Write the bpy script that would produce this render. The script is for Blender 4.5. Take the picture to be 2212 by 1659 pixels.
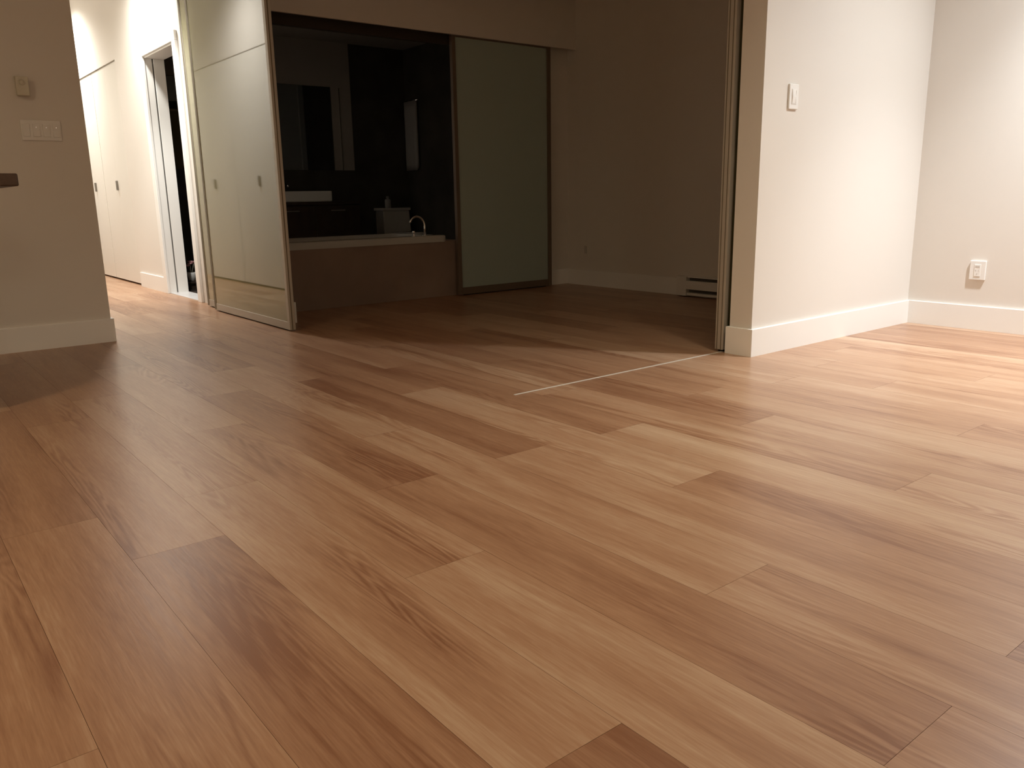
import bpy, bmesh, math, random
from mathutils import Vector, Matrix

for o in list(bpy.data.objects):
    bpy.data.objects.remove(o, do_unlink=True)
S = bpy.context.scene
C = S.collection

# ------------------------------------------------------------------ camera
def setup_camera():
    yaw, pit, roll, f = math.radians(38.432), math.radians(13.061), math.radians(-1.0185), 1750.5
    fw = Vector((math.sin(yaw)*math.cos(pit), math.cos(yaw)*math.cos(pit), -math.sin(pit)))
    r = Vector((math.cos(yaw), -math.sin(yaw), 0)); u = r.cross(fw)
    R = r*math.cos(roll) + u*math.sin(roll); U = u*math.cos(roll) - r*math.sin(roll)
    cd = bpy.data.cameras.new('camera'); cd.sensor_fit = 'HORIZONTAL'; cd.sensor_width = 36
    cd.lens = f/2212*36; cd.clip_start = .02; cd.clip_end = 60
    co = bpy.data.objects.new('camera', cd); C.objects.link(co)
    m = Matrix((R, U, -fw)).transposed().to_4x4(); m.translation = Vector((0, 0, .8))
    co.matrix_world = m; S.camera = co
setup_camera()

# ------------------------------------------------------------------ world, exposure, lights
w = bpy.data.worlds.new('night'); S.world = w; w.use_nodes = True
w.node_tree.nodes['Background'].inputs[0].default_value = (.02, .02, .03, 1)
w.node_tree.nodes['Background'].inputs[1].default_value = .1
S.view_settings.view_transform = 'Standard'; S.view_settings.look = 'None'
S.view_settings.gamma = 1; S.view_settings.use_curve_mapping = False
S.view_settings.exposure = 1.0
CEIL = 2.95
def spot(name, loc, tgt, power, deg, blend, col, rad=.06):
    l = bpy.data.lights.new(name, 'SPOT'); l.energy = power; l.spot_size = math.radians(deg); l.spot_blend = blend
    l.color = col; l.shadow_soft_size = rad
    o = bpy.data.objects.new(name, l); C.objects.link(o); o.location = loc
    o.rotation_euler = (Vector(tgt) - Vector(loc)).to_track_quat('-Z', 'Y').to_euler()
COOL, WARM, HALL = (.90, .96, 1), (1, .835, .58), (1, .985, .93)
# ceiling spots: one cool living and two hall downlights, the rest added fill
spot('downlight_and_fill_living', (4.46, 1.05, CEIL-.03), (4.54, 1.12, 0), 200, 80, 1.0, COOL, .05)
spot('downlight_and_fill_living', (4.40, .85, CEIL-.03), (4.45, .90, 0), 146, 142, 1.0, COOL, .06)  # unseen second spot, added beside the first to widen its light
spot('downlight_and_fill_living', (2.70, 1.20, CEIL-.03), (2.70, 1.20, 0), 52, 104, 1.0, (1, .92, .70), .1)  # unseen fill, added to lift the middle of the floor
spot('downlight_and_fill_living', (1.95, 1.30, CEIL-.03), (1.95, 1.30, 0), 14, 130, 1.0, WARM, .1)  # unseen fill, added to brighten the bedroom wall
spot('fill_kitchen_side', (-.60, -2.7, CEIL-.03), (-.60, -2.7, 0), 172, 172, 1.0, WARM, .2)  # unseen fill, added to light the left wall more than its floor
spot('fill_kitchen_side', (-1.8, 2.2, CEIL-.03), (-1.8, 2.2, 0), 138, 172, 1.0, (1, .76, .47), .3)  # unseen fill from the left, added to raise the dim surfaces
spot('downlight_and_fill_hall', (1.70, 7.30, CEIL-.03), (1.71, 7.30, 0), 130, 146, 1.0, HALL, .1)
spot('downlight_and_fill_hall', (1.70, 9.95, CEIL-.03), (1.71, 9.95, 0), 132, 146, 1.0, HALL, .1)
spot('downlight_and_fill_hall', (1.40, 5.55, CEIL-.03), (2.35, 7.75, .1), 130, 38, .8, HALL, .05)  # unseen narrow spot, added to light the flower pot

# ------------------------------------------------------------------ materials
def mat(name, col, rough=.5, spec=.5, metal=0., bump=0., bscale=60, var=0., vscale=3, coat=0., ior=1.45):
    m = bpy.data.materials.new(name); m.use_nodes = True
    nt = m.node_tree; b = nt.nodes['Principled BSDF']
    b.inputs['Base Color'].default_value = (*col, 1); b.inputs['Roughness'].default_value = rough
    b.inputs['Specular IOR Level'].default_value = spec; b.inputs['Metallic'].default_value = metal
    b.inputs['Coat Weight'].default_value = coat; b.inputs['IOR'].default_value = ior
    tc = nt.nodes.new('ShaderNodeTexCoord')
    if bump:
        n = nt.nodes.new('ShaderNodeTexNoise'); n.inputs['Scale'].default_value = bscale; n.inputs['Detail'].default_value = 4
        bp = nt.nodes.new('ShaderNodeBump'); bp.inputs['Strength'].default_value = bump; bp.inputs['Distance'].default_value = .002
        nt.links.new(tc.outputs['Object'], n.inputs['Vector']); nt.links.new(n.outputs['Fac'], bp.inputs['Height'])
        nt.links.new(bp.outputs['Normal'], b.inputs['Normal'])
    if var:
        n = nt.nodes.new('ShaderNodeTexNoise'); n.inputs['Scale'].default_value = vscale; n.inputs['Detail'].default_value = 5
        r = nt.nodes.new('ShaderNodeValToRGB')
        r.color_ramp.elements[0].position = .3; r.color_ramp.elements[1].position = .7
        r.color_ramp.elements[0].color = (*[c*(1-var) for c in col], 1); r.color_ramp.elements[1].color = (*[min(1, c*(1+var)) for c in col], 1)
        nt.links.new(tc.outputs['Object'], n.inputs['Vector']); nt.links.new(n.outputs['Fac'], r.inputs['Fac'])
        nt.links.new(r.outputs['Color'], b.inputs['Base Color'])
    return m

def wood_mat(name):
    m = bpy.data.materials.new(name); m.use_nodes = True
    nt = m.node_tree; N = nt.nodes; L = nt.links; b = N['Principled BSDF']
    tc = N.new('ShaderNodeTexCoord')
    at = N.new('ShaderNodeAttribute'); at.attribute_type = 'OBJECT'; at.attribute_name = 'tone'
    sd = N.new('ShaderNodeAttribute'); sd.attribute_type = 'OBJECT'; sd.attribute_name = 'seed'
    off = N.new('ShaderNodeCombineXYZ')
    for i in range(3): L.new(sd.outputs['Fac'], off.inputs[i])
    add = N.new('ShaderNodeVectorMath'); add.operation = 'ADD'
    L.new(tc.outputs['Object'], add.inputs[0]); L.new(off.outputs[0], add.inputs[1])
    def noise(scale, detail=4, dist=0., rough=.55):
        mp = N.new('ShaderNodeMapping'); mp.inputs['Scale'].default_value = scale
        n = N.new('ShaderNodeTexNoise'); n.inputs['Scale'].default_value = 1; n.inputs['Detail'].default_value = detail
        n.inputs['Distortion'].default_value = dist; n.inputs['Roughness'].default_value = rough
        L.new(add.outputs[0], mp.inputs['Vector']); L.new(mp.outputs[0], n.inputs['Vector']); return n.outputs['Fac']
    def math_(op, a, b_, clamp=False):
        n = N.new('ShaderNodeMath'); n.operation = op; n.use_clamp = clamp
        for i, v in enumerate((a, b_)):
            if hasattr(v, 'links'): L.new(v, n.inputs[i])
            else: n.inputs[i].default_value = v
        return n.outputs[0]
    broad = noise((9, .9, 1), 3, .4)            # wide bands along a board
    streak = noise((85, 2.6, 1), 5, .5)         # grain streaks
    pores = noise((240, 14, 1), 3, .2)           # fine pores
    # cathedral figure: rings of a distorted field, only in patches
    mp = N.new('ShaderNodeMapping'); mp.inputs['Scale'].default_value = (8.5, .65, 1)
    L.new(add.outputs[0], mp.inputs['Vector'])
    nf = N.new('ShaderNodeTexNoise'); nf.inputs['Scale'].default_value = 1.0; nf.inputs['Detail'].default_value = 2.5; nf.inputs['Distortion'].default_value = .5
    L.new(mp.outputs[0], nf.inputs['Vector'])
    ring = math_('SINE', math_('MULTIPLY', nf.outputs['Fac'], 120.), 0.)
    ring = math_('POWER', math_('MULTIPLY_ADD', ring, .5), 1.0)
    N_ = ring.node.inputs[0].links[0].from_node; N_.inputs[2].default_value = .5
    patch = noise((7, .5, 1), 2, 0)
    pr = N.new('ShaderNodeMapRange'); pr.inputs[1].default_value = .53; pr.inputs[2].default_value = .64
    L.new(patch, pr.inputs[0])
    fig = math_('MULTIPLY', math_('MULTIPLY', ring, pr.outputs[0]), .37)
    # value
    v = math_('ADD', .5, math_('MULTIPLY', math_('SUBTRACT', broad, .5), 1.05))
    v = math_('ADD', v, math_('MULTIPLY', math_('SUBTRACT', streak, .5), .55))
    v = math_('ADD', v, math_('MULTIPLY', math_('SUBTRACT', pores, .5), .62))
    v = math_('SUBTRACT', v, fig)
    v = math_('ADD', v, math_('MULTIPLY', at.outputs['Fac'], .34), True)
    cr = N.new('ShaderNodeValToRGB'); e = cr.color_ramp.elements
    e[0].position = 0.0; e[0].color = (.250, .115, .060, 1)
    e[1].position = 1.0; e[1].color = (.55, .380, .252, 1)
    k = cr.color_ramp.elements.new(.5); k.color = (.405, .229, .134, 1)
    L.new(v, cr.inputs['Fac'])
    L.new(cr.outputs['Color'], b.inputs['Base Color'])
    rr = N.new('ShaderNodeMapRange'); rr.inputs[3].default_value = .27; rr.inputs[4].default_value = .37
    L.new(streak, rr.inputs[0]); L.new(rr.outputs[0], b.inputs['Roughness'])
    b.inputs['Specular IOR Level'].default_value = .45
    bp = N.new('ShaderNodeBump'); bp.inputs['Strength'].default_value = .12; bp.inputs['Distance'].default_value = .001
    L.new(math_('ADD', streak, pores), bp.inputs['Height']); L.new(bp.outputs['Normal'], b.inputs['Normal'])
    return m

M = {}
M['wall'] = mat('painted_wall', (.75, .705, .645), .85, .25, bump=.08, bscale=220)
M['ceiling'] = mat('painted_ceiling', (.80, .78, .74), .9, .2, bump=.05, bscale=180)
M['trim'] = mat('white_trim_paint', (.88, .86, .82), .38, .5, bump=.02, bscale=40)
M['closet'] = mat('satin_white_lacquer', (.80, .765, .70), .33, .5, bump=.02, bscale=30)
M['wood'] = wood_mat('oak_plank')
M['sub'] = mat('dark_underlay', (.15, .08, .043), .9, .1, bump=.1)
M['plastic'] = mat('white_plastic', (.82, .80, .76), .35, .5, bump=.01)
M['ivory'] = mat('ivory_plastic', (.66, .62, .50), .4, .5, bump=.01)
M['slot'] = mat('dark_slot', (.02, .018, .016), .7, .2, bump=.02)
M['slot_grey'] = mat('grey_slot_lining', (.16, .15, .14), .7, .2, bump=.02)
M['alu'] = mat('champagne_aluminium', (.47, .43, .365), .4, .5, metal=.35, bump=.02, bscale=120)
M['panel_glass'] = mat('milk_glass_lacquer', (.25, .236, .125), .035, .6, ior=1.6, coat=.35, bump=.004, bscale=3)
M['frost'] = mat('frosted_glass', (.38, .45, .41), .42, .5, bump=.03, bscale=300)
M['strip'] = mat('floor_strip_metal', (.60, .54, .46), .45, .4, metal=.1, bump=.02)
M['rail'] = mat('dark_bronze_rail', (.05, .038, .028), .5, .3, bump=.02)
M['heater'] = mat('heater_enamel', (.80, .77, .72), .4, .5, bump=.02)
M['fins'] = mat('heater_shadow_fins', (.10, .09, .08), .6, .3, bump=.02)
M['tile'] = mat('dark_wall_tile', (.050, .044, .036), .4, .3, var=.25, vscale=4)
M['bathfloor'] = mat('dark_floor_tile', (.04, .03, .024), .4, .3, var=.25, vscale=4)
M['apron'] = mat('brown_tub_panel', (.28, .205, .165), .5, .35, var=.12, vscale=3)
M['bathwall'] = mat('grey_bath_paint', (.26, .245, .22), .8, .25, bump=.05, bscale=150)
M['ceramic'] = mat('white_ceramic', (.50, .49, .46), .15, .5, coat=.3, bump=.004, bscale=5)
M['chrome'] = mat('chrome', (.85, .85, .86), .08, .5, metal=1., bump=.003, bscale=8)
M['mirror'] = mat('mirror_glass', (.30, .33, .33), .02, .5, metal=1., bump=.001, bscale=2)
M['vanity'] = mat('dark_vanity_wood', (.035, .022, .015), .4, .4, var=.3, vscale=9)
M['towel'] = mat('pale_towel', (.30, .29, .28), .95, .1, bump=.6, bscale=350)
M['marble'] = mat('pale_stone', (.56, .54, .53), .35, .5, var=.06, vscale=6)
M['counter'] = mat('dark_counter_laminate', (.085, .055, .040), .45, .4, var=.25, vscale=20)
M['pink'] = mat('pink_petal', (.85, .46, .48), .6, .3, var=.2, vscale=40)
M['stem'] = mat('grey_green_stem', (.30, .28, .22), .6, .3, var=.2, vscale=40)
M['led'] = mat('switch_led', (1, .9, .8), .4, .5)
bl = M['led'].node_tree.nodes['Principled BSDF']; bl.inputs['Emission Color'].default_value = (1, .85, .7, 1); bl.inputs['Emission Strength'].default_value = .35

# ------------------------------------------------------------------ helpers
def tag(o, label=None, cat=None, group=None, kind=None):
    if label: o['label'] = label
    if cat: o['category'] = cat
    if group: o['group'] = group
    if kind: o['kind'] = kind
    return o
def empty(name, loc=(0, 0, 0)):
    o = bpy.data.objects.new(name, None); o.empty_display_size = .05; C.objects.link(o); o.location = loc; return o
def link(name, bm, m, parent=None, smooth=False, org=None):
    """link a bmesh given in world coordinates as one object with its origin at org"""
    bmesh.ops.recalc_face_normals(bm, faces=bm.faces)
    if org is None:
        xs = [v.co for v in bm.verts]
        org = Vector([(min(c[i] for c in xs)+max(c[i] for c in xs))/2 for i in range(3)]); org.z = min(c.z for c in xs)
    org = Vector(org)
    bmesh.ops.translate(bm, verts=bm.verts, vec=-org)
    me = bpy.data.meshes.new(name); bm.to_mesh(me); bm.free()
    if smooth:
        for p in me.polygons: p.use_smooth = True
    me.materials.append(M[m] if isinstance(m, str) else m)
    o = bpy.data.objects.new(name, me); C.objects.link(o)
    if parent:
        pw = Vector(parent.location)
        if parent.parent: pw = pw + Vector(parent.parent.location)
        o.parent = parent; o.location = org - pw
    else: o.location = org
    return o
def abox(bm, x0, x1, y0, y1, z0, z1, bev=0., seg=2):
    r = bmesh.ops.create_cube(bm, size=1)
    vs = r['verts']
    for v in vs:
        v.co = Vector((x0+(v.co.x+.5)*(x1-x0), y0+(v.co.y+.5)*(y1-y0), z0+(v.co.z+.5)*(z1-z0)))
    if bev:
        es = list({e for v in vs for e in v.link_edges})
        bmesh.ops.bevel(bm, geom=es, offset=bev, segments=seg, affect='EDGES', profile=.5)
def box(name, x0, x1, y0, y1, z0, z1, m, parent=None, bev=0., seg=2, org=None):
    bm = bmesh.new(); abox(bm, x0, x1, y0, y1, z0, z1, bev, seg); return link(name, bm, m, parent, org=org)
def boxes(name, L, m, parent=None, bev=0.):
    bm = bmesh.new()
    for b in L: abox(bm, *b, bev)
    return link(name, bm, m, parent)
def prism(name, pts, axis, a0, a1, m, parent=None, bev=0., smooth=False):
    """extrude a 2-D outline along axis (0,1,2); pts are the other two coordinates in order"""
    bm = bmesh.new()
    def P(p, a):
        return Vector((a, p[0], p[1])) if axis == 0 else Vector((p[0], a, p[1])) if axis == 1 else Vector((p[0], p[1], a))
    v0 = [bm.verts.new(P(p, a0)) for p in pts]; v1 = [bm.verts.new(P(p, a1)) for p in pts]
    bm.faces.new(v0); bm.faces.new(v1[::-1])
    for i in range(len(pts)): bm.faces.new((v0[i], v0[(i+1) % len(pts)], v1[(i+1) % len(pts)], v1[i]))
    if bev: bmesh.ops.bevel(bm, geom=list(bm.edges), offset=bev, segments=2, affect='EDGES', profile=.5)
    return link(name, bm, m, parent, smooth)
def lathe(bm, prof, cx, cy, n=28, ax='z', sx=1., sy=1.):
    rings = []
    for r, z in prof:
        rings.append([bm.verts.new((cx+r*sx*math.cos(2*math.pi*i/n), cy+r*sy*math.sin(2*math.pi*i/n), z)) for i in range(n)])
    for a, b in zip(rings, rings[1:]):
        for i in range(n): bm.faces.new((a[i], a[(i+1) % n], b[(i+1) % n], b[i]))
    bm.faces.new(rings[0][::-1]); bm.faces.new(rings[-1])
def tube(bm, pts, rad, n=12):
    pts = [Vector(p) for p in pts]; rings = []; up = Vector((0, 1, 0.001))
    for i, p in enumerate(pts):
        t = (pts[min(i+1, len(pts)-1)] - pts[max(i-1, 0)]).normalized()
        a = t.cross(up)
        if a.length < .05: a = t.cross(Vector((1, 0, 0)))
        a.normalize(); b = t.cross(a)
        rr = rad[i] if isinstance(rad, (list, tuple)) else rad
        rings.append([bm.verts.new(p + rr*(a*math.cos(2*math.pi*k/n)+b*math.sin(2*math.pi*k/n))) for k in range(n)])
    for a, b in zip(rings, rings[1:]):
        for k in range(n): bm.faces.new((a[k], a[(k+1) % n], b[(k+1) % n], b[k]))
    bm.faces.new(rings[0][::-1]); bm.faces.new(rings[-1])
def struct(o, label, cat): return tag(o, label, cat, kind='structure')

# ------------------------------------------------------------------ floor: oak planks one by one
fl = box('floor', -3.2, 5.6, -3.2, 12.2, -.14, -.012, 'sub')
struct(fl, 'wide oak plank floor running through living room, hall and bedroom', 'floor')
random.seed(11)
PW, PL = .2152, 1.467
ENDS = {0: 1.23, 1: 2.236, 2: 1.90, 3: 2.233, 4: 1.409, 5: .460, 6: 2.411, 7: 1.93, 8: 1.40, 9: 1.90, 10: .985, 11: 1.65, 12: 2.05,
        13: 1.10, 14: 1.95, 15: 1.62, 16: .55, 17: 1.40}
TONES = {(3, 2.233): .45, (3, .766): .25, (3, -.701): -.75, (2, 1.90): -.1, (2, .433): -.6, (4, 1.409): .2, (4, -.058): .4,
         (5, .460): -.5, (5, 1.927): -.45, (6, 2.411): .35, (6, .944): .3, (7, 1.93): -.85, (7, .463): .15, (8, 1.40): .45, (8, -.067): -.35,
         (9, 1.90): -.55, (9, .433): .45, (10, .985): .1, (10, -.482): .35, (11, 1.65): -.6, (11, .183): .3, (12, 2.05): -.2, (12, .583): .35,
         (1, .769): -.1, (1, 2.236): -.35, (0, 1.23): -.1, (5, 3.394): .2}
def add_plank(x0, x1, y0, y1, tone):
    g = .0003
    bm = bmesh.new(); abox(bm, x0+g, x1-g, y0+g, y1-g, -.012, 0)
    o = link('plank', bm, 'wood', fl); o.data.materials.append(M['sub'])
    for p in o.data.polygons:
        if p.normal.z < .5: p.material_index = 1        # board sides darkened so the joints read as dark lines
    o['tone'] = float(tone); o['seed'] = random.uniform(0, 60)
for row in range(-3, 24):
    x0 = .168 + (row-1)*PW; x1 = x0 + PW
    ymax = 5.21 if x1 < 1.12 else (12.1 if x0 < 2.14 and x1 <= 2.40 else 5.62)
    ymin = -.75
    e = ENDS.get(row, random.uniform(0, PL))
    y = e
    while y > ymin: y -= PL
    while y < ymax:
        a, b_ = max(y, ymin), min(y+PL, ymax)
        key = min(TONES, key=lambda k: abs(k[0]-row)*50+abs(k[1]-y))
        t = TONES[key] if key[0] == row and abs(key[1]-y) < .06 else random.uniform(-.55, .55)
        add_plank(max(x0, -10), min(x1, 5.18), a, b_, t)
        y += PL

# ------------------------------------------------------------------ shell
struct(box('ceiling', -3.2, 5.6, -3.2, 12.2, CEIL, CEIL+.1, 'ceiling'), 'flat white ceiling above the whole flat', 'ceiling')
struct(box('wall_left', -3.1, 1.108, 5.20, 5.32, -.012, CEIL, 'wall'), 'beige wall on the left carrying thermostat and switches', 'wall')
struct(box('wall_back', -3.1, 5.2, -3.1, -3.0, -.012, CEIL, 'wall'), 'plain wall behind the viewer', 'wall')
struct(box('wall_kitchen', -3.1, -3.0, -3.0, 5.2, -.012, CEIL, 'wall'), 'plain wall on the kitchen side', 'wall')
struct(box('wall_right', 4.99, 5.09, -3.0, 2.364, -.012, CEIL, 'wall'), 'bright wall at the far right carrying the outlet', 'wall')
struct(box('wall_center', 3.394, 5.13, 2.364, 2.494, -.012, CEIL, 'wall'), 'bright wall stub with a single switch, in front of the bedroom', 'wall')
struct(box('wall_bedroom', 5.126, 5.24, 2.494, 5.72, -.012, CEIL, 'wall'), 'dim bedroom wall above the baseboard heater', 'wall')
# hall, left side (closets are reflected in the sliding panel)
struct(boxes('wall_hall_left', [(1.0, 1.108, 5.32, 6.80, -.012, CEIL), (1.0, 1.108, 6.80, 9.12, 2.095, CEIL), (1.0, 1.108, 9.12, 12.0, -.012, CEIL), (.90, .93, 6.7, 9.2, -.012, 2.2)], 'wall'),
       'hall wall with closets opposite the sliding panels', 'wall')
struct(box('wall_hall_end', 1.0, 2.4, 12.0, 12.1, -.012, CEIL, 'wall'), 'end wall of the bright hall', 'wall')
# hall, right side: thin partition, doorway, closet
struct(boxes('wall_hall_right', [(2.14, 2.208, 5.11, 6.62, -.012, CEIL), (2.14, 2.28, 6.62, 6.80, -.012, CEIL), (2.14, 2.28, 6.80, 7.62, 2.0, CEIL),
        (2.14, 2.28, 7.62, 8.55, -.012, CEIL), (2.14, 2.28, 8.55, 10.60, 2.10, CEIL), (2.14, 2.28, 10.60, 12.0, -.012, CEIL), (2.30, 2.33, 8.5, 10.7, -.012, 2.2)], 'wall'),
       'bright hall wall with the dark doorway and closet doors', 'wall')
# bathroom front wall with wide opening and soffit
struct(boxes('wall_bathroom_front', [(3.95, 5.126, 5.60, 5.70, -.012, 2.06), (2.208, 5.126, 5.60, 5.70, 2.06, CEIL)], 'wall'), 'dim bedroom back wall around the bathroom opening', 'wall')
struct(box('trim_1', 2.208, 5.126, 5.49, 5.514, 2.022, CEIL-.002, 'wall'), 'dim soffit above the bathroom opening hiding the door track', 'soffit')
struct(boxes('trim_2', [(2.21, 5.12, 5.516, 5.560, 2.062, 2.10), (2.21, 3.94, 5.602, 5.64, 1.965, 2.058)], 'rail'), 'dark track under the soffit carrying the frosted door', 'door track')
struct(boxes('light_block_beam', [(2.02, 3.394, 2.49, 2.60, 2.30, CEIL-.001), (2.02, 2.135, 2.60, 6.62, 2.30, CEIL-.001)], 'wall'), 'added unseen beam above the sliding panels, blocking lamp light', 'beam')  # added out of view to keep lamp light off the bedroom soffit
# bathroom shell
BY, BX = 8.45, 5.20
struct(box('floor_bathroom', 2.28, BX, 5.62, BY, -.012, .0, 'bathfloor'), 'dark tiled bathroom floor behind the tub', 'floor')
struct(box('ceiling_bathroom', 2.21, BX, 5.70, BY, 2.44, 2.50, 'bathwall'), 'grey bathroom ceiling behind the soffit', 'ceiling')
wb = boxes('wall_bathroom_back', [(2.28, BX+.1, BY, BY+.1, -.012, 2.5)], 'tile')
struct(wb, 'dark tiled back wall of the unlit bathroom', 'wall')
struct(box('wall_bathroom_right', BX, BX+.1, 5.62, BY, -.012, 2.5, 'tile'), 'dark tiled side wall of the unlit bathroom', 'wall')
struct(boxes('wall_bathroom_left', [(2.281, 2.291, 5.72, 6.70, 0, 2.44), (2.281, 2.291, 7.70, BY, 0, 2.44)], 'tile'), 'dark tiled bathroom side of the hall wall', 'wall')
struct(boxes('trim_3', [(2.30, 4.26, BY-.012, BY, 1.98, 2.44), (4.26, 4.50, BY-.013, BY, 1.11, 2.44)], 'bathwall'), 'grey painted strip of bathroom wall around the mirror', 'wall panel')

# ------------------------------------------------------------------ baseboards
BH, BT = .138, .014
def bboard(name, outline, label):
    """one mitred run: footprint outline extruded up, top edges eased"""
    bm = bmesh.new()
    lo = [bm.verts.new((x, y, 0)) for x, y in outline]; hi = [bm.verts.new((x, y, BH)) for x, y in outline]
    bm.faces.new(lo[::-1]); top = bm.faces.new(hi)
    for i in range(len(lo)): bm.faces.new((lo[i], lo[(i+1) % len(lo)], hi[(i+1) % len(lo)], hi[i]))
    bmesh.ops.bevel(bm, geom=list(top.edges), offset=.003, segments=2, affect='EDGES', profile=.5)
    return struct(link(name, bm, 'trim'), label, 'baseboard')
bboard('baseboard_left', [(-3, 5.186), (1.122, 5.186), (1.122, 6.79), (1.108, 6.79), (1.108, 5.20), (-3, 5.20)], 'white baseboard along the left wall wrapping into the hall')
bboard('baseboard_center', [(4.99, 2.364), (3.394, 2.364), (3.394, 2.494), (3.42, 2.494), (3.42, 2.508), (3.38, 2.508), (3.38, 2.35), (4.99, 2.35)], 'white baseboard wrapping the end of the bright wall stub')
bboard('baseboard_right', [(4.976, -3), (4.99, -3), (4.99, 2.351), (4.976, 2.351)], 'brightly lit white baseboard under the outlet')
bboard('baseboard_bedroom', [(5.112, 4.25), (5.126, 4.25), (5.126, 5.60), (4.80, 5.60), (4.80, 5.586), (5.112, 5.586)], 'dim white baseboard around the far bedroom corner')
bboard('baseboard_partition', [(2.14, 5.096), (2.222, 5.096), (2.222, 5.58), (2.208, 5.58), (2.208, 5.11), (2.14, 5.11)], 'white baseboard end peeking out behind the sliding panel')
bboard('baseboard_hall', [(2.126, 7.70), (2.14, 7.70), (2.14, 8.50), (2.126, 8.50)], 'white baseboard between doorway and hall closet')

# ------------------------------------------------------------------ hall doorway (pocket door frame) and threshold
d1 = struct(empty('door_1', (2.14, 7.2, 0)), 'white doorway casing around the dark bathroom entrance in the hall', 'doorway')
for y0, y1 in ((6.70, 6.785), (7.60, 7.695)):
    box('casing', 2.118, 2.14, y0, y1, 0, 1.995, 'trim', d1, .003)
box('casing', 2.118, 2.14, 6.70, 7.695, 1.995, 2.068, 'trim', d1, .004)
for y0, y1 in ((6.785, 6.80), (7.605, 7.62)):
    box('jamb', 2.14, 2.198, y0, y1, 0, 1.985, 'trim', d1, .002)
    box('jamb', 2.210, 2.30, y0, y1, 0, 1.985, 'trim', d1, .002)
    box('pocket_slot', 2.198, 2.210, y0+.006, y1-.004, 0, 1.985, 'slot_grey', d1)
box('head_jamb', 2.14, 2.30, 6.80, 7.62, 1.985, 2.0, 'trim', d1, .002)
struct(box('trim_4', 2.142, 2.30, 6.80, 7.605, -.011, .006, 'marble', None, .003), 'pale stone threshold in the hall doorway', 'threshold')

# ------------------------------------------------------------------ closet doors
def bifold(x, face, y0, ym, y1, z1, label, group='white bifold doors of the hall closets'):
    """two leaves with a pull bar each side of the fold; face=+1 looks towards +x"""
    d = tag(empty('bifold_closet_door', (x, (y0+y1)/2, 0)), label, 'closet door', group)
    g = .004
    for a, b in ((y0+g, ym-.0006), (ym+.0006, y1-g)):
        box('leaf', x-.018, x+.018, a, b, .018, z1, 'closet', d, .0008, 1)
    xo = x + face*.018
    box('pull', min(xo, xo+face*.016), max(xo, xo+face*.016), ym-.020, ym+.012, .925, 1.018, 'alu_dark', d, .003)
    return d
M['alu_dark'] = mat('brushed_nickel_pull', (.26, .24, .21), .4, .5, metal=.7, bump=.02)
bifold(2.168, -1, 8.555, 9.035, 9.56, 2.092, 'white bifold closet door nearest the doorway in the bright hall')
bifold(2.168, -1, 9.565, 9.955, 10.595, 2.092, 'white bifold closet door farthest down the hall, cut by the left wall')
bifold(1.085, 1, 6.805, 7.375, 7.955, 2.09, 'white bifold closet door seen at the right of the panel reflection')
bifold(1.085, 1, 7.965, 8.54, 9.115, 2.09, 'white bifold closet door seen at the left of the panel reflection')

# ------------------------------------------------------------------ sliding glass panels
def panel_along_y(name, x0, x1, y0, y1, z0, z1, label, sw=.035):
    d = tag(empty(name, ((x0+x1)/2, (y0+y1)/2, 0)), label, 'sliding door', 'framed sliding glass panels')
    for a, b in ((y0, y0+sw), (y1-sw, y1)):
        st = box('stile', x0, x1, a, b, z0, z1, 'alu', d, .002)
        box('groove_shade', x0+.014, x0+.020, a-.0015 if a == y0 else b-.001, a+.001 if a == y0 else b+.0015, z0+.002, z1-.01, 'alu_shade', st)
    box('top_rail', x0, x1, y0+sw, y1-sw, z1-.05, z1, 'alu', d, .002)
    box('bottom_rail', x0+.002, x1-.002, y0+sw, y1-sw, z0, z0+.05, 'alu', d, .002)
    box('pull_channel', x0-.0012, x0+.004, y1-sw+.004, y1-.006, z0+.004, z1-.01, 'channel', d)
    box('glass', x0+.004, x0+.012, y0+sw-.004, y1-sw+.004, z0+.048, z1-.048, 'panel_glass', d)
    box('glass_back', x1-.012, x1-.004, y0+sw-.004, y1-sw+.004, z0+.048, z1-.048, 'panel_glass', d)
    box('guide', x0+.012, x1-.012, y0+.05, y1-.05, 0.001, z0+.002, 'slot', d)
    return d
M['channel'] = mat('bronze_pull_channel', (.20, .17, .115), .5, .4, metal=.2, bump=.02)
M['alu_shade'] = mat('frame_groove_shade', (.16, .13, .09), .7, .2, bump=.02)  # shade of the frame grooves, painted as thin dark strips
panel_along_y('sliding_glass_panel', 2.030, 2.068, 4.77, 6.13, .008, 2.299, 'glossy beige sliding glass panel reflecting the hall closets')
panel_along_y('sliding_glass_panel', 2.078, 2.112, 5.12, 6.43, .008, 2.299, 'sliding glass panel mostly hidden behind the glossy front one beside the doorway')
# panel parked behind the wall stub (runs along x)
pq = tag(empty('sliding_glass_panel', (4.0, 2.545, 0)), 'sliding panel parked behind the bright wall stub, only its edge showing', 'sliding door', 'framed sliding glass panels')
for a, b in ((3.385, 3.42), (4.70, 4.735)):
    st = box('stile', a, b, 2.525, 2.575, .012, 2.299, 'alu', pq, .002)
    for yy in (2.536, 2.560):
        box('groove_shade', a-.0015, a+.001, yy, yy+.004, .014, 2.29, 'alu_shade', st)
box('top_rail', 3.42, 4.70, 2.525, 2.575, 2.25, 2.299, 'alu', pq, .002)
box('bottom_rail', 3.42, 4.70, 2.527, 2.573, .012, .045, 'alu', pq, .002)
box('glass', 3.416, 4.704, 2.540, 2.550, .043, 2.252, 'panel_glass', pq)
box('guide', 3.392, 4.70, 2.535, 2.557, .001, .014, 'slot', pq)
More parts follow.
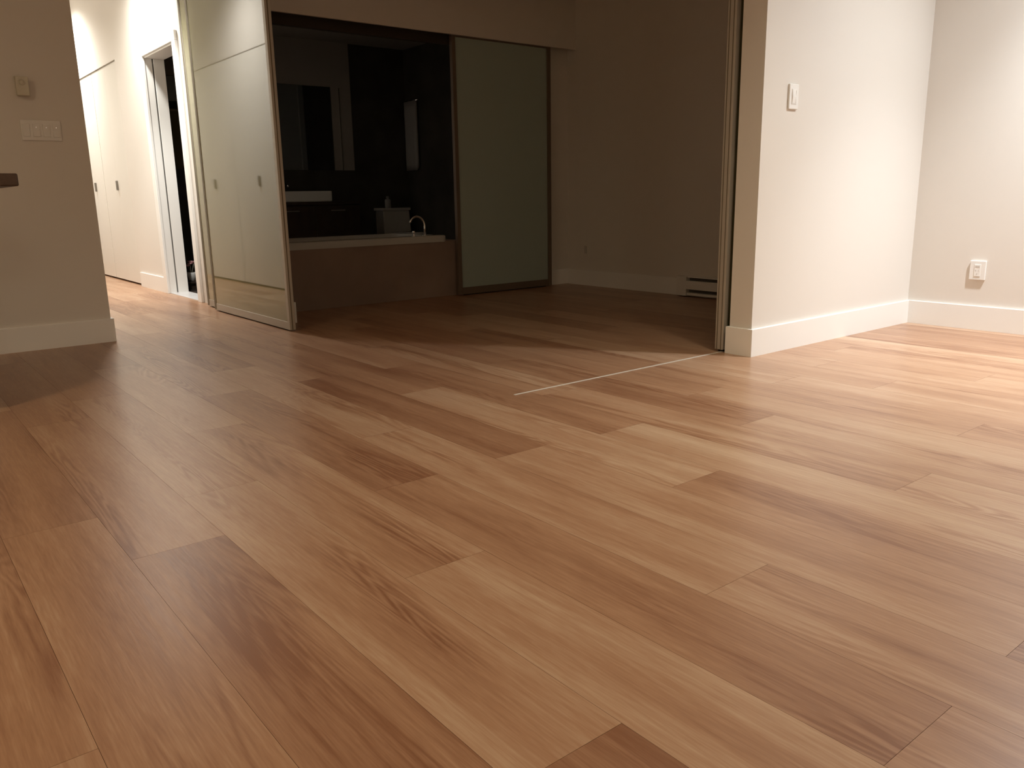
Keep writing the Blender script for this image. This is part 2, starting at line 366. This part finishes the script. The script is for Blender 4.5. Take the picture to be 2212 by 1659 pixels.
# floor guide strip
tr = tag(empty('floor_guide_strip', (2.7, 2.535, 0)), 'thin pale metal guide strip crossing the floor to the wall stub', 'floor strip')
bm = bmesh.new()
for i in range(2): abox(bm, 2.022, 3.40, 2.530+i*.0065, 2.534+i*.0065, .0002, .0026, .0006, 1)
link('rail', bm, 'strip', tr)
box('channel', 2.024, 3.40, 2.534, 2.5365, .0001, .0012, 'strip', tr)
# frosted bathroom door
fd = tag(empty('frosted_sliding_door', (4.35, 5.54, 0)), 'dark frosted glass sliding door beside the bathtub', 'sliding door')
M['alu_door'] = mat('bronze_door_frame', (.17, .13, .10), .45, .4, metal=.2, bump=.02)
for a, b in ((3.845, 3.878), (4.826, 4.862)): box('stile', a, b, 5.52, 5.556, .008, 2.06, 'alu_door', fd, .002)
box('top_rail', 3.878, 4.826, 5.521, 5.555, 2.012, 2.06, 'alu_door', fd, .002)
box('bottom_rail', 3.878, 4.826, 5.521, 5.555, .008, .065, 'alu_door', fd, .002)
box('glass', 3.874, 4.83, 5.533, 5.543, .06, 2.016, 'frost', fd)
box('guide', 3.90, 4.80, 5.53, 5.546, .001, .009, 'slot', fd)

# ------------------------------------------------------------------ baseboard heater
h = tag(empty('baseboard_heater', (5.10, 3.55, 0)), 'white electric baseboard heater on the dim bedroom wall', 'heater')
prism('casing', [(5.125, .012), (5.075, .012), (5.075, .030), (5.108, .034), (5.108, .055), (5.062, .060), (5.060, .118), (5.066, .126), (5.112, .126), (5.112, .146), (5.080, .150), (5.085, .158), (5.125, .160)], 1, 2.95, 4.15, 'heater', h)
box('end_cap', 5.062, 5.125, 4.15, 4.25, .006, .160, 'heater', h, .003)
box('end_cap', 5.062, 5.125, 2.85, 2.95, .006, .160, 'heater', h, .003)
box('outlet_grille', 5.100, 5.124, 2.96, 4.145, .122, .152, 'fins', h)
box('inlet_grille', 5.098, 5.124, 2.96, 4.145, .030, .062, 'fins', h)
for i in range(2): box('foot', 5.09, 5.12, 2.90+i*1.3-.01, 2.90+i*1.3+.01, 0, .008, 'heater', h)

# ------------------------------------------------------------------ switches, outlets, thermostat
def plate_y(name, x0, x1, y, z0, z1, label, cat, d=.008):     # plate on a wall facing -y
    t = tag(empty(name, ((x0+x1)/2, y, z0)), label, cat)
    box('cover_plate', x0, x1, y-d, y+.0005, z0, z1, 'plastic', t, .0025)
    return t
ts = plate_y('light_switch', .787, .981, 5.20, 1.138, 1.244, 'wide dim white light switch plate with a row of rockers on the left wall', 'light switch')
for i in range(4):
    xc = .787 + .194*(i+.5)/4
    if i == 0:
        box('rocker', xc-.017, xc+.017, 5.188, 5.195, 1.158, 1.224, 'plastic', ts, .002)
    else:
        r_ = prism('rocker', [(5.195, 1.158), (5.1865, 1.158), (5.190, 1.191), (5.1865, 1.224), (5.195, 1.224)], 0, xc-.017, xc+.017, 'plastic', ts, .001)
        bm = bmesh.new(); bmesh.ops.create_uvsphere(bm, u_segments=8, v_segments=6, radius=.0018)
        bmesh.ops.translate(bm, verts=bm.verts, vec=(xc, 5.1875, 1.207)); link('indicator_light', bm, 'led', r_)
th = tag(empty('thermostat', (.82, 5.20, 1.365)), 'small ivory wall thermostat with round dial above the switches', 'thermostat')
box('housing', .790, .850, 5.160, 5.2005, 1.365, 1.462, 'ivory', th, .004)
bm = bmesh.new()
lathe(bm, [(.0145, 0), (.0145, .004), (.0125, .006), (.0125, .0035), (.010, .0035), (.009, .006), (.002, .0065)], 0, 0, 28)
bmesh.ops.rotate(bm, verts=bm.verts, cent=(0, 0, 0), matrix=Matrix.Rotation(math.radians(90), 3, 'X'))
bmesh.ops.translate(bm, verts=bm.verts, vec=(.817, 5.1602, 1.432))
link('dial', bm, 'ivory', th, True)
sw = plate_y('light_switch', 3.592, 3.668, 2.364, 1.184, 1.299, 'white single light switch on the bright wall stub', 'light switch', .010)
box('rocker_frame', 3.609, 3.651, 2.3525, 2.355, 1.206, 1.277, 'plastic', sw, .001)
prism('rocker', [(2.3535, 1.209), (2.3515, 1.209), (2.3490, 1.242), (2.3515, 1.274), (2.3535, 1.274)], 0, 3.613, 3.640, 'plastic', sw, .0006)
box('dimmer_slider', 3.643, 3.648, 2.3510, 2.3535, 1.212, 1.270, 'plastic', sw, .0006)
# right wall outlet (facing -x)
oc = tag(empty('wall_outlet', (4.99, 1.98, .283)), 'white wall outlet above the bright right baseboard', 'outlet')
box('cover_plate', 4.978, 4.9905, 1.937, 2.022, .286, .394, 'plastic', oc, .0025)
ins = box('receptacle', 4.9755, 4.979, 1.9625, 1.9965, .306, .374, 'plastic', oc, .001)
M['outlet_grey'] = mat('outlet_grey_slot', (.58, .54, .49), .5, .3, bump=.02)
box('socket_recess', 4.9748, 4.9760, 1.968, 1.991, .357, .366, 'outlet_grey', ins)
boxes('socket_slots', [(4.9748, 4.9760, 1.9705, 1.973, .335, .344), (4.9748, 4.9760, 1.986, 1.9885, .335, .344), (4.9748, 4.9760, 1.978, 1.982, .318, .323)], 'outlet_grey', ins)
# bedroom outlet
o2 = tag(empty('wall_outlet', (5.126, 5.33, .30)), 'small dim outlet on the bedroom wall near the far corner', 'outlet')
box('cover_plate', 5.119, 5.1265, 5.315, 5.385, .26, .375, 'wall', o2, .002)
box('receptacle', 5.117, 5.1195, 5.333, 5.367, .283, .352, 'outlet_grey', o2, .001)

# ------------------------------------------------------------------ kitchen counter end
kc = tag(empty('kitchen_counter', (-.7, 3.92, 0)), 'dark kitchen counter end poking in at the left edge', 'counter')
box('worktop', -1.9, .527, 3.70, 4.14, .870, .918, 'counter', kc, .006, 3)
box('cabinet_body', -1.85, .325, 3.73, 4.11, .08, .870, 'closet', kc, .002)
box('plinth', -1.83, .30, 3.78, 4.08, .0, .08, 'slot', kc)

# ------------------------------------------------------------------ bathroom things
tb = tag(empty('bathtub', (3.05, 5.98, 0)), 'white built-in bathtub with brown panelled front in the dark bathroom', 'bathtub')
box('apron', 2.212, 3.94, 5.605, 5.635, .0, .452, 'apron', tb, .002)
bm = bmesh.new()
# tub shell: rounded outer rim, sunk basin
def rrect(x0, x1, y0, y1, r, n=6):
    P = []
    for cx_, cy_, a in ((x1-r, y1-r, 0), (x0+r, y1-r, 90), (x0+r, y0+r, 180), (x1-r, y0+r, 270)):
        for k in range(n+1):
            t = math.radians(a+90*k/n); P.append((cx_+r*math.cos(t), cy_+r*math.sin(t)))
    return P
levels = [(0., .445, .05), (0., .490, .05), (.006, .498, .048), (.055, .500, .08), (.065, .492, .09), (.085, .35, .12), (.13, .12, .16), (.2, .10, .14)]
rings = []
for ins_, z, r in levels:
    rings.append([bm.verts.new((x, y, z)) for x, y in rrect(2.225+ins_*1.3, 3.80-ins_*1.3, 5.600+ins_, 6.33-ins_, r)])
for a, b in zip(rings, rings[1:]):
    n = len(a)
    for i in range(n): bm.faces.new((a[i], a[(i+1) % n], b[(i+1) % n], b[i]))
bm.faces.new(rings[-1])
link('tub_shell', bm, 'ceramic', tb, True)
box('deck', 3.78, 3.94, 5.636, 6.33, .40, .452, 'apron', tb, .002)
box('end_panel', 3.92, 3.94, 5.64, 6.33, 0, .40, 'apron', tb)
# tub faucet
tf = tag(empty('tub_faucet', (3.60, 5.66, .5)), 'curved chrome faucet standing on the bathtub rim', 'faucet')
bm = bmesh.new()
pts = [(3.612, 5.655, .498), (3.614, 5.655, .56)]
for k in range(13):
    a = math.radians(-5 + 165*k/12)
    pts.append((3.549+.066*math.cos(a), 5.655+.02*k/12, .575+.078*math.sin(a)))
tube(bm, pts, .0085, 12); lathe(bm, [(.02, .497), (.02, .503), (.011, .508), (.011, .512)], 3.612, 5.655, 20)
link('spout', bm, 'chrome', tf, True)
bm = bmesh.new(); lathe(bm, [(.016, .497), (.016, .502), (.009, .506), (.008, .520), (.012, .524), (.012, .538), (.008, .542)], 3.505, 5.650, 20)
link('handle', bm, 'chrome', tf, True)
# vanity with vessel sink
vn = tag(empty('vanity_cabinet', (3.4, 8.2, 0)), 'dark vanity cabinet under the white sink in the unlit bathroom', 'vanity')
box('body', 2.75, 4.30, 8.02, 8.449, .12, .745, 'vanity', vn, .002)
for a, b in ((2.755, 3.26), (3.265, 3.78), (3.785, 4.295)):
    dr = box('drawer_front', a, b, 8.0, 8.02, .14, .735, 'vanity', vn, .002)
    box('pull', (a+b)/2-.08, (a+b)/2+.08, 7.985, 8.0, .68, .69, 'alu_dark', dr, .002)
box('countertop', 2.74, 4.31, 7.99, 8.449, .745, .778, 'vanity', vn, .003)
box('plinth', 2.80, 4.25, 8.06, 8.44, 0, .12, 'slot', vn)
sk = tag(empty('wash_basin', (3.7, 8.18, .778)), 'white rectangular vessel sink glimmering in the dark bathroom', 'sink')
bm = bmesh.new(); rings = []
for ins_, z, r in [(.006, .778, .02), (0, .79, .02), (0, .882, .02), (.003, .885, .02), (.016, .885, .02), (.02, .882, .02), (.03, .81, .03), (.06, .80, .03)]:
    rings.append([bm.verts.new((x, y, z)) for x, y in rrect(3.40+ins_, 3.99-ins_, 8.0+ins_, 8.40-ins_, r, 4)])
bm.faces.new(rings[0][::-1])
for a, b in zip(rings, rings[1:]):
    for i in range(len(a)): bm.faces.new((a[i], a[(i+1) % len(a)], b[(i+1) % len(a)], b[i]))
bm.faces.new(rings[-1]); link('bowl', bm, 'ceramic', sk)
bm = bmesh.new(); lathe(bm, [(.022, .8005), (.022, .803), (.015, .804)], 3.70, 8.2, 16); link('drain', bm, 'chrome', sk, True)
sf = tag(empty('sink_faucet', (3.64, 8.43, .778)), 'small chrome faucet glinting above the white sink', 'faucet')
bm = bmesh.new(); lathe(bm, [(.022, .778), (.022, .785), (.014, .79), (.014, .96), (.016, .965), (.016, .985), (.010, .99)], 3.62, 8.424, 16); link('column', bm, 'chrome', sf, True)
bm = bmesh.new(); tube(bm, [(3.62, 8.42, .95), (3.62, 8.36, .958), (3.62, 8.28, .952), (3.62, 8.268, .935)], .010, 10); link('spout', bm, 'chrome', sf, True)
mi = tag(empty('bathroom_mirror', (3.2, BY-.01, 1.11)), 'dark frameless mirror above the bathroom sink', 'mirror')
box('mirror_glass', 2.40, 4.25, BY-.020, BY-.0005, 1.11, 1.975, 'mirror', mi, .001)
box('edge_strip', 4.352, 4.359, BY-.019, BY-.0005, 1.11, 1.975, 'chrome', mi)
# toilet
to = tag(empty('toilet', (4.90, 8.1, 0)), 'white toilet behind the tub, its tank half visible in the dark', 'toilet')
prism('tank', [(4.735, .36), (5.10, .36), (5.08, .66), (4.735, .66)], 1, 8.26, 8.448, 'ceramic', to, .012)
box('tank_lid', 4.715, 5.09, 8.245, 8.448, .66, .692, 'ceramic', to, .008, 3)
bm = bmesh.new(); lathe(bm, [(.11, 0), (.12, .02), (.10, .10), (.12, .22), (.175, .34), (.185, .38), (.18, .395)], 4.905, 8.02, 28, sx=1, sy=1.28); link('bowl', bm, 'ceramic', to, True)
bm = bmesh.new(); lathe(bm, [(.188, .395), (.192, .402), (.19, .415), (.15, .425)], 4.905, 8.02, 28, sx=1, sy=1.26); link('seat_lid', bm, 'ceramic', to, True)
box('trapway', 4.825, 4.985, 8.15, 8.44, 0, .37, 'ceramic', to, .03, 3)
bo = tag(empty('soap_bottle', (4.845, 8.34, .692)), 'small pale bottle standing on the toilet tank', 'bottle')
bm = bmesh.new(); lathe(bm, [(.034, .692), (.036, .70), (.036, .775), (.026, .79), (.014, .793), (.014, .80)], 4.845, 8.34, 20); link('bottle_body', bm, 'towel', bo, True)
bm = bmesh.new(); lathe(bm, [(.018, .80), (.018, .82), (.008, .823)], 4.845, 8.34, 16); link('cap', bm, 'towel', bo, True)
tw = tag(empty('bath_towel', (5.18, 8.28, 1.1)), 'pale narrow towel hanging on the dark wall beyond the toilet', 'towel')
bm = bmesh.new(); N_ = 18
ys = [8.165+.235*i/N_ for i in range(N_+1)]
def wav(i): return .0035*math.sin(i*1.3)+.002*math.sin(i*2.9)
f0 = [[bm.verts.new((5.150+wav(i)*(1-k/8)+.004, y, 1.105+(1.865-1.105)*k/8)) for i, y in enumerate(ys)] for k in range(9)]
b0 = [[bm.verts.new((5.186+wav(i)*.3, y, 1.15+(1.865-1.15)*k/8)) for i, y in enumerate(ys)] for k in range(9)]
for g in (f0, b0):
    for k in range(8):
        for i in range(N_): bm.faces.new((g[k][i], g[k][i+1], g[k+1][i+1], g[k+1][i]))
for i in range(N_): bm.faces.new((f0[8][i], f0[8][i+1], b0[8][i+1], b0[8][i])); bm.faces.new((f0[0][i], f0[0][i+1], b0[0][i+1], b0[0][i]))
for g in (0, N_):
    for k in range(8): bm.faces.new((f0[k][g], f0[k+1][g], b0[k+1][g], b0[k][g]))
link('cloth', bm, 'towel', tw, True)
bm = bmesh.new(); tube(bm, [(5.17, 8.13, 1.872), (5.17, 8.44, 1.872)], .007, 10); tube(bm, [(5.17, 8.14, 1.872), (5.201, 8.14, 1.872)], .006, 8); tube(bm, [(5.17, 8.43, 1.872), (5.201, 8.43, 1.872)], .006, 8)
link('towel_bar', bm, 'chrome', tw, True)

# ------------------------------------------------------------------ flower pot just inside the doorway
pl_ = tag(empty('low_stand', (2.45, 7.95, 0)), 'low dark stand holding the flower pot inside the doorway', 'stand')
box('board', 2.36, 2.62, 7.82, 8.12, .050, .066, 'vanity', pl_, .003)
for y_ in (7.84, 8.08): box('foot', 2.38, 2.60, y_, y_+.02, 0, .050, 'vanity', pl_)
fp = tag(empty('potted_flower', (2.445, 7.93, .0665)), 'pink flowers in a small white pot inside the dark doorway', 'potted plant')
bm = bmesh.new(); lathe(bm, [(.022, .0665), (.030, .070), (.046, .125), (.050, .146), (.048, .149), (.044, .144), (.042, .130)], 2.445, 7.93, 24); link('pot', bm, 'plastic', fp, True)
random.seed(5)
for k in range(5):
    a = 2*math.pi*k/5+.3; ex, ey, ez = 2.445+.030*math.cos(a), 7.93+.030*math.sin(a), .222+.018*math.sin(k*2.1)
    bm = bmesh.new(); tube(bm, [(2.445, 7.93, .12), ((2.445+ex)/2-.003, (7.93+ey)/2, .175), (ex, ey, ez)], [.004, .003, .003], 6); st = link('stem', bm, 'stem', fp, True)
    bm = bmesh.new()
    for p in range(6):
        t = 2*math.pi*p/6
        r = bmesh.ops.create_uvsphere(bm, u_segments=8, v_segments=6, radius=1)
        mt = Matrix.Translation((ex+.013*math.cos(t), ey+.013*math.sin(t), ez+.008)) @ Matrix.Rotation(t, 4, 'Z') @ Matrix.Rotation(-.7, 4, 'Y') @ Matrix.Diagonal((.015, .011, .004, 1))
        bmesh.ops.transform(bm, matrix=mt, verts=r['verts'])
    link('blossom', bm, 'pink', st, True)
